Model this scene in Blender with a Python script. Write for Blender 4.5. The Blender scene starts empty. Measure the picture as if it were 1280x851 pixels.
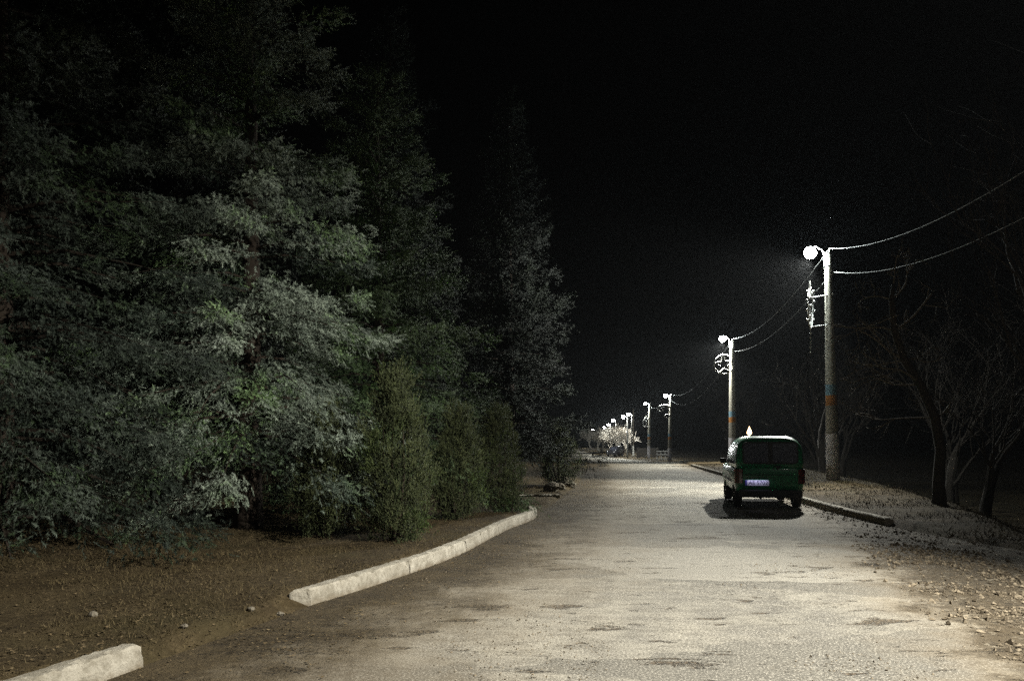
import bpy, math, random
import numpy as np
from mathutils import Vector, Matrix, Quaternion

random.seed(5)
rng = np.random.default_rng(11)
sc = bpy.context.scene
COL = sc.collection
R = math.radians

# ------------------------------------------------------------------ camera
cam_d = bpy.data.cameras.new("camera"); cam = bpy.data.objects.new("camera", cam_d); COL.objects.link(cam)
cam.location = (0, 0, 1.6); cam.rotation_euler = (R(90), 0, 0)
cam_d.sensor_width = 36; cam_d.lens = 995 * 36 / 1280
cam_d.shift_y = 0.098; cam_d.clip_start = 0.1; cam_d.clip_end = 3000
sc.camera = cam
# ------------------------------------------------------------------ night sky
w = bpy.data.worlds.new("World"); sc.world = w; w.use_nodes = True
nt = w.node_tree; bg = nt.nodes["Background"]
sky = nt.nodes.new("ShaderNodeTexSky"); sky.sky_type = 'NISHITA'; sky.sun_disc = False
sky.sun_elevation = R(-3.0); sky.sun_rotation = R(200); sky.air_density = 1.0
nt.links.new(sky.outputs[0], bg.inputs[0]); bg.inputs[1].default_value = 0.001
# ------------------------------------------------------------------ exposure
sc.view_settings.view_transform = 'Standard'; sc.view_settings.look = 'None'
sc.view_settings.gamma = 1; sc.view_settings.exposure = 0.0; sc.view_settings.use_curve_mapping = False
cy = sc.cycles
cy.use_denoising = False; cy.max_bounces = 5; cy.diffuse_bounces = 2; cy.glossy_bounces = 2
cy.transmission_bounces = 2; cy.volume_bounces = 0; cy.sample_clamp_indirect = 4
cy.use_light_tree = True
LAMP_NEAR, LAMP_FIRST, LAMP_SECOND = 18500, 11500, 10500
LAMP_COL = (1.0, .99, .91)

# ================================================================== helpers
def tag(o, label=None, cat=None, group=None, kind=None):
    if label: o['label'] = label
    if cat: o['category'] = cat
    if group: o['group'] = group
    if kind: o['kind'] = kind
    return o
def thing(name, label, cat, loc=(0, 0, 0), rz=0, group=None):
    o = bpy.data.objects.new(name, None); COL.objects.link(o)
    o.empty_display_size = .2
    o.location = loc; o.rotation_euler = (0, 0, rz)
    return tag(o, label, cat, group)
def copy_tree(o, parent=None):
    c = o.copy(); COL.objects.link(c); c.parent = parent
    for ch in o.children:
        copy_tree(ch, c)
    return c
class MB:
    """collects geometry, links it as one mesh object"""
    def __init__(s): s.v = []; s.f = []
    def add(s, v, f):
        b = len(s.v); s.v += [tuple(p) for p in v]; s.f += [tuple(i + b for i in q) for q in f]; return s
    def tube(s, pts, rad, n=6, cap=True):
        pts = [Vector(p) for p in pts]; v = []; f = []
        if not hasattr(rad, '__len__'): rad = [rad] * len(pts)
        t0 = (pts[1] - pts[0]).normalized()
        u = t0.orthogonal().normalized()
        for i, p in enumerate(pts):
            a = pts[max(i - 1, 0)]; b = pts[min(i + 1, len(pts) - 1)]
            t = (b - a)
            t = t.normalized() if t.length > 1e-9 else t0
            u = u - t * u.dot(t)
            u = u.normalized() if u.length > 1e-6 else t.orthogonal().normalized()
            q = t.cross(u)
            for k in range(n):
                an = 2 * math.pi * k / n
                v.append(p + (u * math.cos(an) + q * math.sin(an)) * rad[i])
        for i in range(len(pts) - 1):
            for k in range(n):
                f.append((i * n + k, i * n + (k + 1) % n, (i + 1) * n + (k + 1) % n, (i + 1) * n + k))
        if cap:
            f.append(tuple(range(n - 1, -1, -1))); f.append(tuple((len(pts) - 1) * n + k for k in range(n)))
        return s.add(v, f)
    def box(s, c, d, rot=None):
        v = []
        for x in (-.5, .5):
            for y in (-.5, .5):
                for z in (-.5, .5):
                    p = Vector((x * d[0], y * d[1], z * d[2]))
                    if rot: p = rot @ p
                    v.append(p + Vector(c))
        return s.add(v, [(0, 1, 3, 2), (4, 6, 7, 5), (0, 4, 5, 1), (2, 3, 7, 6), (0, 2, 6, 4), (1, 5, 7, 3)])
    def lathe(s, prof, n=20, c=(0, 0, 0)):
        v = []; f = []
        for r, z in prof:
            for k in range(n):
                a = 2 * math.pi * k / n
                v.append((c[0] + r * math.cos(a), c[1] + r * math.sin(a), c[2] + z))
        for i in range(len(prof) - 1):
            for k in range(n):
                f.append((i * n + k, i * n + (k + 1) % n, (i + 1) * n + (k + 1) % n, (i + 1) * n + k))
        f.append(tuple(range(n - 1, -1, -1))); f.append(tuple((len(prof) - 1) * n + k for k in range(n)))
        return s.add(v, f)
    def build(s, name, m, parent=None, smooth=False, bevel=0):
        me = bpy.data.meshes.new(name); me.from_pydata(s.v, [], s.f); me.materials.append(m)
        if smooth: me.shade_smooth()
        o = bpy.data.objects.new(name, me); COL.objects.link(o); o.parent = parent
        if bevel:
            md = o.modifiers.new("bevel", 'BEVEL'); md.width = bevel; md.segments = 2; md.limit_method = 'ANGLE'
        return o
def tri_mesh(name, V, mat, parent=None, attrs=None):
    """V: (n,3,3) triangles -> one object"""
    n = len(V); me = bpy.data.meshes.new(name)
    me.vertices.add(n * 3); me.vertices.foreach_set('co', V.reshape(-1).astype(np.float32))
    me.loops.add(n * 3); me.loops.foreach_set('vertex_index', np.arange(n * 3, dtype=np.int32))
    me.polygons.add(n); me.polygons.foreach_set('loop_start', np.arange(0, n * 3, 3, dtype=np.int32))
    for k, a in (attrs or {}).items():
        at = me.attributes.new(k, 'FLOAT', 'POINT'); at.data.foreach_set('value', np.repeat(a, 3).astype(np.float32))
    me.update(); me.validate()
    me.materials.append(mat)
    o = bpy.data.objects.new(name, me); COL.objects.link(o); o.parent = parent
    return o
def grid_mesh(name, P, mat, attrs=None, parent=None):
    """P: (a,b,3) grid of points"""
    a, b = P.shape[:2]; me = bpy.data.meshes.new(name)
    idx = np.arange(a * b).reshape(a, b)
    F = np.stack([idx[:-1, :-1], idx[:-1, 1:], idx[1:, 1:], idx[1:, :-1]], -1).reshape(-1, 4)
    me.vertices.add(a * b); me.vertices.foreach_set('co', P.reshape(-1).astype(np.float32))
    me.loops.add(F.size); me.loops.foreach_set('vertex_index', F.reshape(-1).astype(np.int32))
    me.polygons.add(len(F)); me.polygons.foreach_set('loop_start', np.arange(0, F.size, 4, dtype=np.int32))
    for k, v in (attrs or {}).items():
        at = me.attributes.new(k, 'FLOAT', 'POINT'); at.data.foreach_set('value', v.reshape(-1).astype(np.float32))
    me.update(); me.validate(); me.shade_smooth(); me.materials.append(mat)
    o = bpy.data.objects.new(name, me); COL.objects.link(o); o.parent = parent
    return o

# ------------------------------------------------------------------ node helper
class NT:
    def __init__(s, name):
        s.m = bpy.data.materials.new(name); s.m.use_nodes = True
        s.t = s.m.node_tree; s.b = s.t.nodes["Principled BSDF"]
    def n(s, typ, ins=None, **props):
        nd = s.t.nodes.new("ShaderNode" + typ)
        for k, v in props.items(): setattr(nd, k, v)
        for k, v in (ins or {}).items(): s.set(nd.inputs[k], v)
        return nd
    def set(s, sock, v):
        if isinstance(v, bpy.types.NodeSocket): s.t.links.new(v, sock)
        elif isinstance(v, bpy.types.Node): s.t.links.new(v.outputs[0], sock)
        elif isinstance(v, (tuple, list)) and len(v) == 3 and sock.type == 'RGBA': sock.default_value = (*v, 1)
        else: sock.default_value = v
    def math(s, op, a, b=0.0, clamp=False):
        return s.n('Math', {0: a, 1: b}, operation=op, use_clamp=clamp).outputs[0]
    def step(s, v, a, b, lo=0.0, hi=1.0):
        nd = s.n('MapRange', {'Value': v, 'From Min': a, 'From Max': b, 'To Min': lo, 'To Max': hi}, interpolation_type='SMOOTHSTEP')
        return nd.outputs[0]
    def mix(s, f, a, b, mode='MIX'):
        nd = s.n('Mix', data_type='RGBA', blend_type=mode)
        s.set(nd.inputs[0], f); s.set(nd.inputs[6], a); s.set(nd.inputs[7], b)
        return nd.outputs[2]
    def pos(s, scale=(1, 1, 1), obj=False):
        if obj: src = s.n('TexCoord').outputs['Object']
        else: src = s.n('NewGeometry').outputs['Position']
        return s.n('Mapping', {'Vector': src, 'Scale': scale}).outputs[0]
    def noise(s, vec, scale, detail=4, rough=.55, dist=0):
        return s.n('TexNoise', {'Vector': vec, 'Scale': scale, 'Detail': detail, 'Roughness': rough, 'Distortion': dist}).outputs['Fac']
    def attr(s, name):
        return s.n('Attribute', attribute_name=name).outputs['Fac']
    def bump(s, h, strength=.5, dist=.01):
        s.set(s.b.inputs['Normal'], s.n('Bump', {'Height': h, 'Strength': strength, 'Distance': dist}).outputs[0])
    def out(s, color, rough=.8, spec=.3, **kw):
        s.set(s.b.inputs['Base Color'], color); s.set(s.b.inputs['Roughness'], rough)
        s.set(s.b.inputs['Specular IOR Level'], spec)
        for k, v in kw.items(): s.set(s.b.inputs[k.replace('_', ' ')], v)
        return s.m
def plain(name, col, rough=.6, var=.25, scale=8, spec=.3, bumpd=0.0, **kw):
    t = NT(name); p = t.pos(obj=True)
    nz = t.noise(p, scale)
    c = t.mix(nz, tuple(x * (1 - var) for x in col), tuple(min(1, x * (1 + var)) for x in col))
    if bumpd: t.bump(t.noise(p, scale * 6), .6, bumpd)
    return t.out(c, rough, spec, **kw)
def emit(name, col, strength):
    m = bpy.data.materials.new(name); m.use_nodes = True
    b = m.node_tree.nodes["Principled BSDF"]
    b.inputs['Base Color'].default_value = (.8, .8, .8, 1)
    b.inputs['Emission Color'].default_value = (*col, 1); b.inputs['Emission Strength'].default_value = strength
    return m

# ================================================================== ground layout
def smooth(a, b, x):
    t = np.clip((x - a) / (b - a), 0, 1); return t * t * (3 - 2 * t)
def curve(pts):
    ys, xs = np.array([p[0] for p in pts], float), np.array([p[1] for p in pts], float)
    m = np.gradient(xs, ys)
    d = np.diff(xs) / np.diff(ys)
    for i in range(1, len(xs) - 1):
        m[i] = 0 if d[i - 1] * d[i] <= 0 else 2 / (1 / d[i - 1] + 1 / d[i])
    def f(y):
        y = np.asarray(y, float); yc = np.clip(y, ys[0], ys[-1])
        i = np.clip(np.searchsorted(ys, yc) - 1, 0, len(ys) - 2)
        h = ys[i + 1] - ys[i]; t = (yc - ys[i]) / h
        return ((2*t**3-3*t**2+1)*xs[i] + (t**3-2*t**2+t)*h*m[i] + (-2*t**3+3*t**2)*xs[i+1] + (t**3-t**2)*h*m[i+1])
    return f
XL = curve([(-25, -11), (0, -4.5), (5.6, -2.6), (7.6, -1.95), (10.7, -.86), (14, -.14), (17.3, .58), (23, 1.5), (36, 3.3), (55, 5.3), (75, 8), (96, 10), (136, 8.5), (172, 9), (250, 12), (420, 20)])
XR = curve([(-25, -4), (0, 2.1), (6.4, 3.85), (11.4, 5.2), (15, 6.35), (20, 7.25), (28, 8.4), (35, 9.3), (50, 11.1), (70, 14.3), (92, 17.6), (110, 17.2), (136, 15.6), (172, 16.8), (250, 20), (420, 30)])
XV = curve([(-25, 12), (0, 9), (6, 8), (11.4, 7.45), (15, 7.05), (20, 7.4), (28, 8.55), (35, 9.45), (50, 11.25), (70, 14.45), (92, 17.75), (110, 17.4), (136, 15.8), (172, 17), (250, 20.2), (420, 30.2)])
XD = curve([(-25, 12.5), (0, 9.6), (6, 8.8), (11.4, 7.9), (17, 9.4), (23, 10.9), (29.5, 12.4), (52, 15.6), (75, 18.6), (96, 20.6), (140, 24), (420, 40)])
def base(y): return -1.0 * smooth(58, 92, np.asarray(y, float))
def vnoise(x, y, s, seed=0):
    """cheap smooth value noise"""
    x = np.asarray(x, float) * s; y = np.asarray(y, float) * s
    xi = np.floor(x).astype(int); yi = np.floor(y).astype(int); fx = x - xi; fy = y - yi
    fx = fx*fx*(3-2*fx); fy = fy*fy*(3-2*fy)
    def h(i, j):
        k = (i * 374761393 + j * 668265263 + seed * 974634777) & 0x7fffffff
        k = ((k ^ (k >> 13)) * 1274126177) & 0x7fffffff
        return (k & 0xffff) / 65535.0
    return (h(xi, yi)*(1-fx)+h(xi+1, yi)*fx)*(1-fy) + (h(xi, yi+1)*(1-fx)+h(xi+1, yi+1)*fx)*fy - .5
def ground_z(x, y):
    x = np.asarray(x, float); y = np.asarray(y, float)
    xl, xv = XL(y), XV(y)
    L = smooth(-.04, .28, xl - x); Rr = smooth(-.04, .3, x - xv)
    out = np.maximum(L, Rr)
    bumps = .07 * vnoise(x, y, .7, 1) + .035 * vnoise(x, y, 2.3, 2) + .02 * vnoise(x, y, 6, 3)
    kl = .55 + .45 * smooth(3, 4, y) * (1 - smooth(17.6, 19.5, y)) * (1 - .7 * smooth(5.5, 5.9, y) * (1 - smooth(7.1, 7.6, y)))
    kr = .5 + .5 * smooth(13, 15, y)
    z = -.035 + L * (.035 + .135 * kl) + Rr * (.035 + .12 * kr) + out * bumps
    z = z + L * smooth(2, 8, xl - x) * .12 + Rr * smooth(.5, 5, x - xv) * .15
    z = z - 1.7 * smooth(0, 3.2, x - XD(y)) * (1 - .55 * smooth(60, 110, y))
    return base(y) + z
def road_z(x, y): return base(y) + .004 + .02 * vnoise(x, y, .45, 7) + .012 * vnoise(x, y, 1.4, 8)

# ================================================================== ground materials
def dirt_color(t, p):
    a = t.noise(p, 1.3, 5); b = t.noise(p, 14, 5, .7); c = t.noise(p, 60, 3, .7)
    col = t.mix(t.step(a, .3, .7), (.024, .017, .008), (.056, .041, .020))
    col = t.mix(t.step(b, .45, .75), col, (.085, .063, .033))
    col = t.mix(t.step(c, .52, .72), col, (.028, .019, .010))
    return col, b, c
t = NT("dry_earth"); p = t.pos(); col, b_, c_ = dirt_color(t, p)
col = t.mix(t.step(t.noise(p, .55, 3), .48, .66), col, t.mix(b_, (.020, .016, .007), (.058, .044, .020)))
t.bump(t.math('ADD', b_, t.math('MULTIPLY', c_, .5)), .9, .03)
M_EARTH = t.out(col, .95, .1)

t = NT("worn_asphalt"); p = t.pos()
dL, dR = t.attr('dL'), t.attr('dR')
col_d, b_, c_ = dirt_color(t, p)
wob = t.math('SUBTRACT', t.noise(p, 1.1, 5, .65), .5)
wob2 = t.math('SUBTRACT', t.noise(p, 9, 4, .7), .5)
edge = t.math('ADD', t.math('MULTIPLY', wob, 2.6), t.math('MULTIPLY', wob2, .9))
fL = t.step(t.math('ADD', dL, edge), .4, 2.0)
fR = t.step(t.math('ADD', dR, edge), -.25, .45)
fac = t.math('MULTIPLY', fL, fR)
ps = t.pos((1, .42, 1)); px_ = t.pos((.45, 1.25, 1))
big = t.noise(ps, .45, 4, .6, .6); mid = t.noise(p, 2.6, 6, .68); fine = t.noise(p, 55, 3, .75); grit = t.noise(p, 150, 2, .8)
asp = t.mix(t.step(big, .36, .64), (.108, .100, .085), (.245, .224, .182))
asp = t.mix(t.step(mid, .35, .7), asp, t.mix(.55, asp, (.285, .262, .21)))
# resurfaced patches with their own hard outlines
warp = t.n('VectorMath', {0: px_, 1: t.n('VectorMath', {0: t.n('TexNoise', {'Vector': p, 'Scale': 1.6, 'Detail': 4}).outputs['Color'], 'Scale': .55}, operation='SCALE').outputs[0]}, operation='ADD').outputs[0]
vor = t.n('TexVoronoi', {'Vector': warp, 'Scale': .42, 'Randomness': 1.0})
sep = t.n('SeparateColor', {0: vor.outputs['Color']})
mot = t.noise(px_, 5.5, 5, .72)
asp = t.mix(t.step(mot, .55, .40, 0, .5), asp, (.085, .076, .060))
asp = t.mix(t.step(sep.outputs[0], .64, .65), asp, t.mix(.8, asp, (.095, .088, .073)))
asp = t.mix(t.step(sep.outputs[1], .82, .83), asp, t.mix(.45, asp, (.30, .28, .235)))
# speckle of aggregate
asp = t.mix(t.step(fine, .5, .66, 0, .7), asp, (.40, .37, .31))
asp = t.mix(t.step(fine, .5, .33, 0, .75), asp, (.055, .05, .042))
asp = t.mix(t.step(grit, .55, .75, 0, .5), asp, (.05, .045, .038))
# cracks
cw = t.n('VectorMath', {0: t.pos((.7, .9, 1)), 1: t.n('VectorMath', {0: t.n('TexNoise', {'Vector': p, 'Scale': 2.2, 'Detail': 5}).outputs['Color'], 'Scale': .8}, operation='SCALE').outputs[0]}, operation='ADD').outputs[0]
vc = t.n('TexVoronoi', {'Vector': cw, 'Scale': .75}, feature='DISTANCE_TO_EDGE').outputs['Distance']
crack = t.math('MULTIPLY', t.step(vc, .012, .002), t.step(t.noise(p, 1.3, 3), .52, .66))
# pits and holes where dirt has settled
ph = t.noise(t.pos((.55, 1.5, 1)), 1.35, 5, .62, .3)
pit = t.step(t.math('ADD', ph, t.math('MULTIPLY', wob2, .12)), .60, .66)
pit2 = t.step(t.noise(t.pos((.42, 1.3, 1)), 3.4, 4, .6), .625, .67)
hole = t.math('MULTIPLY', t.math('MAXIMUM', pit, pit2), t.step(t.noise(p, 24, 4, .7), .36, .52))
asp = t.mix(t.math('MULTIPLY', hole, .8), asp, t.mix(b_, (.045, .032, .018), (.12, .088, .055)))
asp = t.mix(t.math('MULTIPLY', crack, .45), asp, (.06, .05, .036))
# dust drifted over the edges
asp = t.mix(t.step(t.math('ADD', dL, t.math('MULTIPLY', wob, 3.4)), 3.4, 1.0, 0, .6), asp, (.125, .098, .062))
asp = t.mix(t.step(t.math('ADD', dR, t.math('MULTIPLY', wob, 2.4)), 1.2, -.2, 0, .6), asp, (.16, .125, .08))
# gravel of the right-hand shoulder
vg = t.n('TexVoronoi', {'Vector': p, 'Scale': 22.0})
sg = t.n('SeparateColor', {0: vg.outputs['Color']})
grv = t.mix(sg.outputs[0], (.036, .028, .018), (.095, .076, .050))
grv = t.mix(t.step(sg.outputs[1], .9, .95), grv, (.22, .19, .14))
shoulder = t.mix(t.step(mid, .42, .6), grv, t.mix(b_, (.04, .030, .018), (.10, .077, .047)))
side = t.mix(t.step(dL, 1.8, 3.4), col_d, shoulder)
col = t.mix(fac, side, asp)
h = t.math('ADD', t.math('MULTIPLY', fine, .35), t.math('ADD', t.math('MULTIPLY', mid, .5), t.math('MULTIPLY', hole, -1.8)))
h = t.math('SUBTRACT', h, t.math('MULTIPLY', crack, .25))
h = t.math('ADD', h, t.math('MULTIPLY', t.math('SUBTRACT', 1.0, fac), t.math('MULTIPLY', c_, 1.0)))
t.bump(h, .9, .022)
M_ROAD = t.out(col, .9, .18)

t = NT("whitewashed_concrete"); p = t.pos()
a = t.noise(p, 3.2, 6, .7); b = t.noise(p, 16, 5, .7); c = t.noise(p, 70, 3, .7)
col = t.mix(t.step(t.math('ADD', t.math('MULTIPLY', a, .5), t.math('MULTIPLY', b, .5)), .40, .60), (.20, .18, .14), (.42, .39, .325))
col = t.mix(t.step(b, .50, .70, 0, .75), col, (.19, .165, .125))
col = t.mix(t.step(c, .55, .75, 0, .6), col, (.13, .11, .08))
z = t.n('SeparateXYZ', {0: t.n('NewGeometry').outputs['Position']}).outputs[2]
col = t.mix(t.step(t.math('ADD', z, t.math('MULTIPLY', a, .1)), .13, .03, 0, .7), col, (.13, .095, .055))
col = t.mix(t.n('ObjectInfo').outputs['Random'], col, t.mix(.38, col, (.10, .085, .06)))
t.bump(t.math('ADD', b, t.math('MULTIPLY', c, .4)), .9, .016)
M_KERB = t.out(col, .9, .2)
M_KERB_OLD = plain("bare_concrete", (.20, .18, .14), .9, .45, 12, .2, .01)
M_ROCK = plain("pale_stone", (.135, .118, .09), .95, .6, 14, .1, .03)

# ------------------------------------------------------------------ ground and road sheets
def ax(*segs):
    out = []
    for a, b, s in segs: out += list(np.arange(a, b, s))
    return np.array(out + [segs[-1][1]])
gx = ax((-300, -20, 28), (-20, -7, .5), (-7, 12.6, .1), (12.6, 30, .6), (30, 300, 27))
gy = ax((-60, 2, 2), (2, 24, .1), (24, 60, .4), (60, 210, 2), (210, 700, 49))
GX, GY = np.meshgrid(gx, gy)
ground = grid_mesh('ground', np.stack([GX, GY, ground_z(GX, GY)], -1), M_EARTH)
tag(ground, 'brown verge of dry earth and litter under the trees', kind='structure')
ry = ax((-25, 3, .5), (3, 24, .1), (24, 64, .25), (64, 420, 2))
ru = np.linspace(0, 1, 70)
YY = np.repeat(ry[:, None], 70, 1); xa, xb = XL(YY) - .02, XV(YY) + .02
XX = xa + (xb - xa) * ru[None]
road = grid_mesh('road', np.stack([XX, YY, road_z(XX, YY)], -1), M_ROAD, {'dL': XX - XL(YY), 'dR': XR(YY) - XX})
tag(road, 'worn patched asphalt road with dirt and gravel edges', kind='structure')

# ================================================================== kerb stones
def kerb_stone(fx, y0, y1, wdt, hgt, side, mat, label, grp, seed, bury=.12, oblique=0):
    rg = np.random.default_rng(seed)
    n = max(6, int((y1 - y0) / .045)); ys = np.linspace(y0, y1, n)
    prof = [(0, -bury), (.0, hgt * .45), (.012, hgt - .016), (.026, hgt), (wdt * .5, hgt + .003), (wdt - .02, hgt), (wdt, hgt - .02), (wdt, -bury)]
    P = np.zeros((n, len(prof), 3))
    for i, y in enumerate(ys):
        e = 1e-2; tx = (float(fx(y + e)) - float(fx(y - e))) / (2 * e); l = math.hypot(tx, 1)
        nx, ny = side * 1 / l, -side * tx / l
        end = min(i, n - 1 - i)
        for j, (u, z) in enumerate(prof):
            ch = rg.normal(0, .003) - (rg.random() * .03 if (end < 1 and 1 < j < 7) else 0)
            if 2 <= j <= 3 and rg.random() < .09: ch -= rg.uniform(.008, .032)
            yy = y + oblique * (wdt - u) * max(0, 1 - (y - y0) / .4) + (rg.random() * .03 if end == 0 and i == 0 else (-rg.random() * .03 if end == 0 else 0))
            P[i, j] = (float(fx(y)) + nx * u, yy + ny * u, base(y) + z + ch)
    mb = MB(); k = len(prof)
    v = P.reshape(-1, 3); f = []
    for i in range(n - 1):
        for j in range(k - 1):
            q = (i*k+j, i*k+j+1, (i+1)*k+j+1, (i+1)*k+j)
            f.append(q if side > 0 else q[::-1])
    f.append(tuple(range(k))); f.append(tuple((n - 1) * k + j for j in range(k - 1, -1, -1)))
    mb.add(v, f)
    return tag(mb.build('kerb_stone', mat), label, 'kerb', grp)
# left: two runs of whitewashed stones
LK = [(2.2, 5.62, 'pale kerb stone alone at the lower left corner of the road'),
      (7.55, 9.55, 'nearest stone of the long whitewashed kerb, broken end towards us'),
      (9.57, 11.5, 'second stone of the long whitewashed kerb, beyond the broken end'),
      (11.52, 13.6, 'third stone of the whitewashed kerb, beside the tallest juniper'),
      (13.62, 14.7, 'short stone of the whitewashed kerb before its last length')]
for i, (a, b, lab) in enumerate(LK):
    kerb_stone(XL, a, b, .17, .17, -1, M_KERB, lab, 'whitewashed kerb stones on the left', 40 + i, oblique=.8 if i == 1 else 0)
xe = curve([(14.72, float(XL(14.72))), (16.2, .42), (17.0, .53), (17.45, .50), (17.7, .38)])
kerb_stone(xe, 14.72, 17.7, .17, .17, -1, M_KERB, 'last stone of the whitewashed kerb, curving in to the trees', 'whitewashed kerb stones on the left', 60)
# far side of the entrance between the trees
def free_block(name, mat, c, size, rz, label, cat, seed, grp=None):
    rg = np.random.default_rng(seed); mb = MB()
    nx, ny, nz = max(3, int(size[0] / .08)), 4, 4
    v = []; f = []; idx = {}
    for i in range(nx + 1):
        for j in range(ny + 1):
            for k in range(nz + 1):
                if i in (0, nx) or j in (0, ny) or k in (0, nz):
                    q = np.array([(i / nx - .5) * size[0], (j / ny - .5) * size[1], (k / nz) * size[2] - .05])
                    q += rg.normal(0, .008, 3)
                    idx[i, j, k] = len(v); v.append(q)
    def quad(a, b, c_, d): f.append((idx[a], idx[b], idx[c_], idx[d]))
    for i in range(nx):
        for j in range(ny):
            quad((i, j, 0), (i, j+1, 0), (i+1, j+1, 0), (i+1, j, 0)); quad((i, j, nz), (i+1, j, nz), (i+1, j+1, nz), (i, j+1, nz))
        for k in range(nz):
            quad((i, 0, k), (i+1, 0, k), (i+1, 0, k+1), (i, 0, k+1)); quad((i, ny, k), (i, ny, k+1), (i+1, ny, k+1), (i+1, ny, k))
    for j in range(ny):
        for k in range(nz):
            quad((0, j, k), (0, j, k+1), (0, j+1, k+1), (0, j+1, k)); quad((nx, j, k), (nx, j+1, k), (nx, j+1, k+1), (nx, j, k+1))
    mb.add(v, f); o = mb.build(name, mat); o.location = c; o.rotation_euler = (0, 0, rz)
    return tag(o, label, cat, grp)
free_block('kerb_stone', M_KERB_OLD, (.75, 22.2, -.05), (1.15, .2, .2), R(8), 'grey kerb stone lying across the entrance behind the last juniper', 'kerb', 3)
def boulder(c, r, label, seed, grp=None, mat=M_ROCK, name='rock'):
    rg = np.random.default_rng(seed); n, m = 9, 7; v = []; f = []
    d = rg.normal(size=(7, 3)); amp = rg.normal(0, .22, 7)
    for i in range(m + 1):
        th = math.pi * i / m
        for k in range(n):
            ph = 2 * math.pi * k / n
            u = np.array([math.sin(th) * math.cos(ph), math.sin(th) * math.sin(ph), math.cos(th)])
            s = 1 + sum(amp[q] * math.tanh(5 * float(d[q] @ u)) for q in range(7)) * .75
            v.append(u * s * np.array(r))
    for i in range(m):
        for k in range(n): f.append((i*n+k, (i+1)*n+k, (i+1)*n+(k+1) % n, i*n+(k+1) % n))
    mb = MB().add(v, f); o = mb.build(name, mat); o.location = c
    return tag(o, label, 'rock', grp)
gR = 'pale rocks along the left edge'
for i, (x, y, r, lab) in enumerate([
    (1.30, 24.2, (.22, .2, .2), 'lower pale rock of the two at the foot of the far dark shrub'),
    (1.95, 27.2, (.28, .22, .28), 'larger pale rock at the road edge beside the far dark shrub'),
    (1.62, 25.4, (.15, .13, .14), 'small pale rock between the two larger ones by the far shrub'),
    (-2.13, 7.30, (.06, .05, .045), 'chunk of broken kerb lying just before the broken kerb end'),
    (-2.33, 7.12, (.05, .05, .04), 'second chunk of rubble left of the broken kerb end'),
    (-2.62, 6.35, (.045, .04, .035), 'pale rubble lump in the gap between the kerb runs'),
    (-3.55, 6.75, (.06, .05, .05), 'single stone on the dry grass above the lone kerb stone')]):
    z = float(ground_z(x, y)) if x < XL(y) else .01
    boulder((x, y, z + r[2] * .1), r if y > 20 else tuple(q * .62 for q in r), lab, 70 + i, gR)
# right: old kerb along the verge
XKR = lambda y: XV(y) - .02
gK = 'old concrete kerb stones on the right'
RK = [(15.0, 17.3, 'nearest old kerb stone at the right verge, its end free on the gravel'), (17.32, 19.6, 'old kerb stone on the right, second from its free end'),
      (19.62, 22.0, 'old kerb stone on the right, just behind the green car'), (22.02, 26.5, 'long old kerb stone hidden partly by the green car'),
      (26.6, 31.0, 'old kerb stone on the right beyond the green car'), (31.1, 35.5, 'right kerb stone showing left of the green car, nearest of three'),
      (35.6, 42.0, 'right kerb stone showing left of the green car, middle of three'), (42.1, 50.0, 'right kerb stone showing left of the green car, farthest of three')]
for i, (a, b, lab) in enumerate(RK):
    kerb_stone(XKR, a, b, .17, .15, 1, M_KERB_OLD, lab, gK, 90 + i)

# ================================================================== litter, grass, gravel
def scatter_pts(n, x0, x1, y0, y1, dens):
    out = np.zeros((0, 2))
    while len(out) < n:
        # denser towards the camera
        y = y0 * (y1 / y0) ** rng.random(n); x = x0 + (x1 - x0) * rng.random(n)
        k = rng.random(n) < dens(x, y)
        out = np.vstack([out, np.stack([x, y], 1)[k]])
    return out[:n]
t = NT("dry_grass_blades"); a = t.attr('tint')
M_GRASS = t.out(t.mix(a, (.030, .023, .011), (.098, .075, .038)), .9, .1)
t = NT("dead_leaves"); a = t.attr('tint')
M_LEAF = t.out(t.mix(a, (.022, .016, .008), (.115, .084, .044)), .9, .15)
t = NT("gravel_stones"); a = t.attr('tint')
M_GRAVEL = t.out(t.mix(a, (.05, .038, .024), (.22, .18, .125)), .9, .2)
def blades(name, pts, zf, hmin, hmax, wd, mat, label):
    n = len(pts); z = zf(pts[:, 0], pts[:, 1])
    b = np.stack([pts[:, 0], pts[:, 1], z - .01], 1)
    an = rng.random(n) * 2 * np.pi; h = hmin + (hmax - hmin) * rng.random(n) ** 2
    le = rng.normal(0, .6, (n, 2)) * h[:, None]
    w_ = np.stack([np.cos(an), np.sin(an), 0 * an], 1) * wd * (1 + rng.random(n))[:, None]
    tip = b + np.stack([le[:, 0], le[:, 1], h], 1)
    o = tri_mesh(name, np.stack([b - w_, b + w_, tip], 1), mat, None, {'tint': rng.random(n)})
    return tag(o, label, name.replace('_', ' '), kind='stuff')
lv = lambda x, y: ((x < XL(y) - .17) | ((x < XL(y) + .2) & (y > 5.75) & (y < 7.4))) * (.15 + .85 * (vnoise(x, y, 1.2, 21) > -.12))
blades('dry_grass', scatter_pts(130000, -9, 2, 4.2, 30, lv), ground_z, .012, .065, .0026, M_GRASS, 'short dry grass on the left verge')
rv = lambda x, y: (x > XV(y) + .1) * (.2 + .8 * (vnoise(x, y, .9, 22) > -.1))
blades('verge_grass', scatter_pts(26000, 6.5, 15, 9, 50, rv), ground_z, .02, .13, .006, M_GRASS, 'short dead grass on the right verge')
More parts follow.
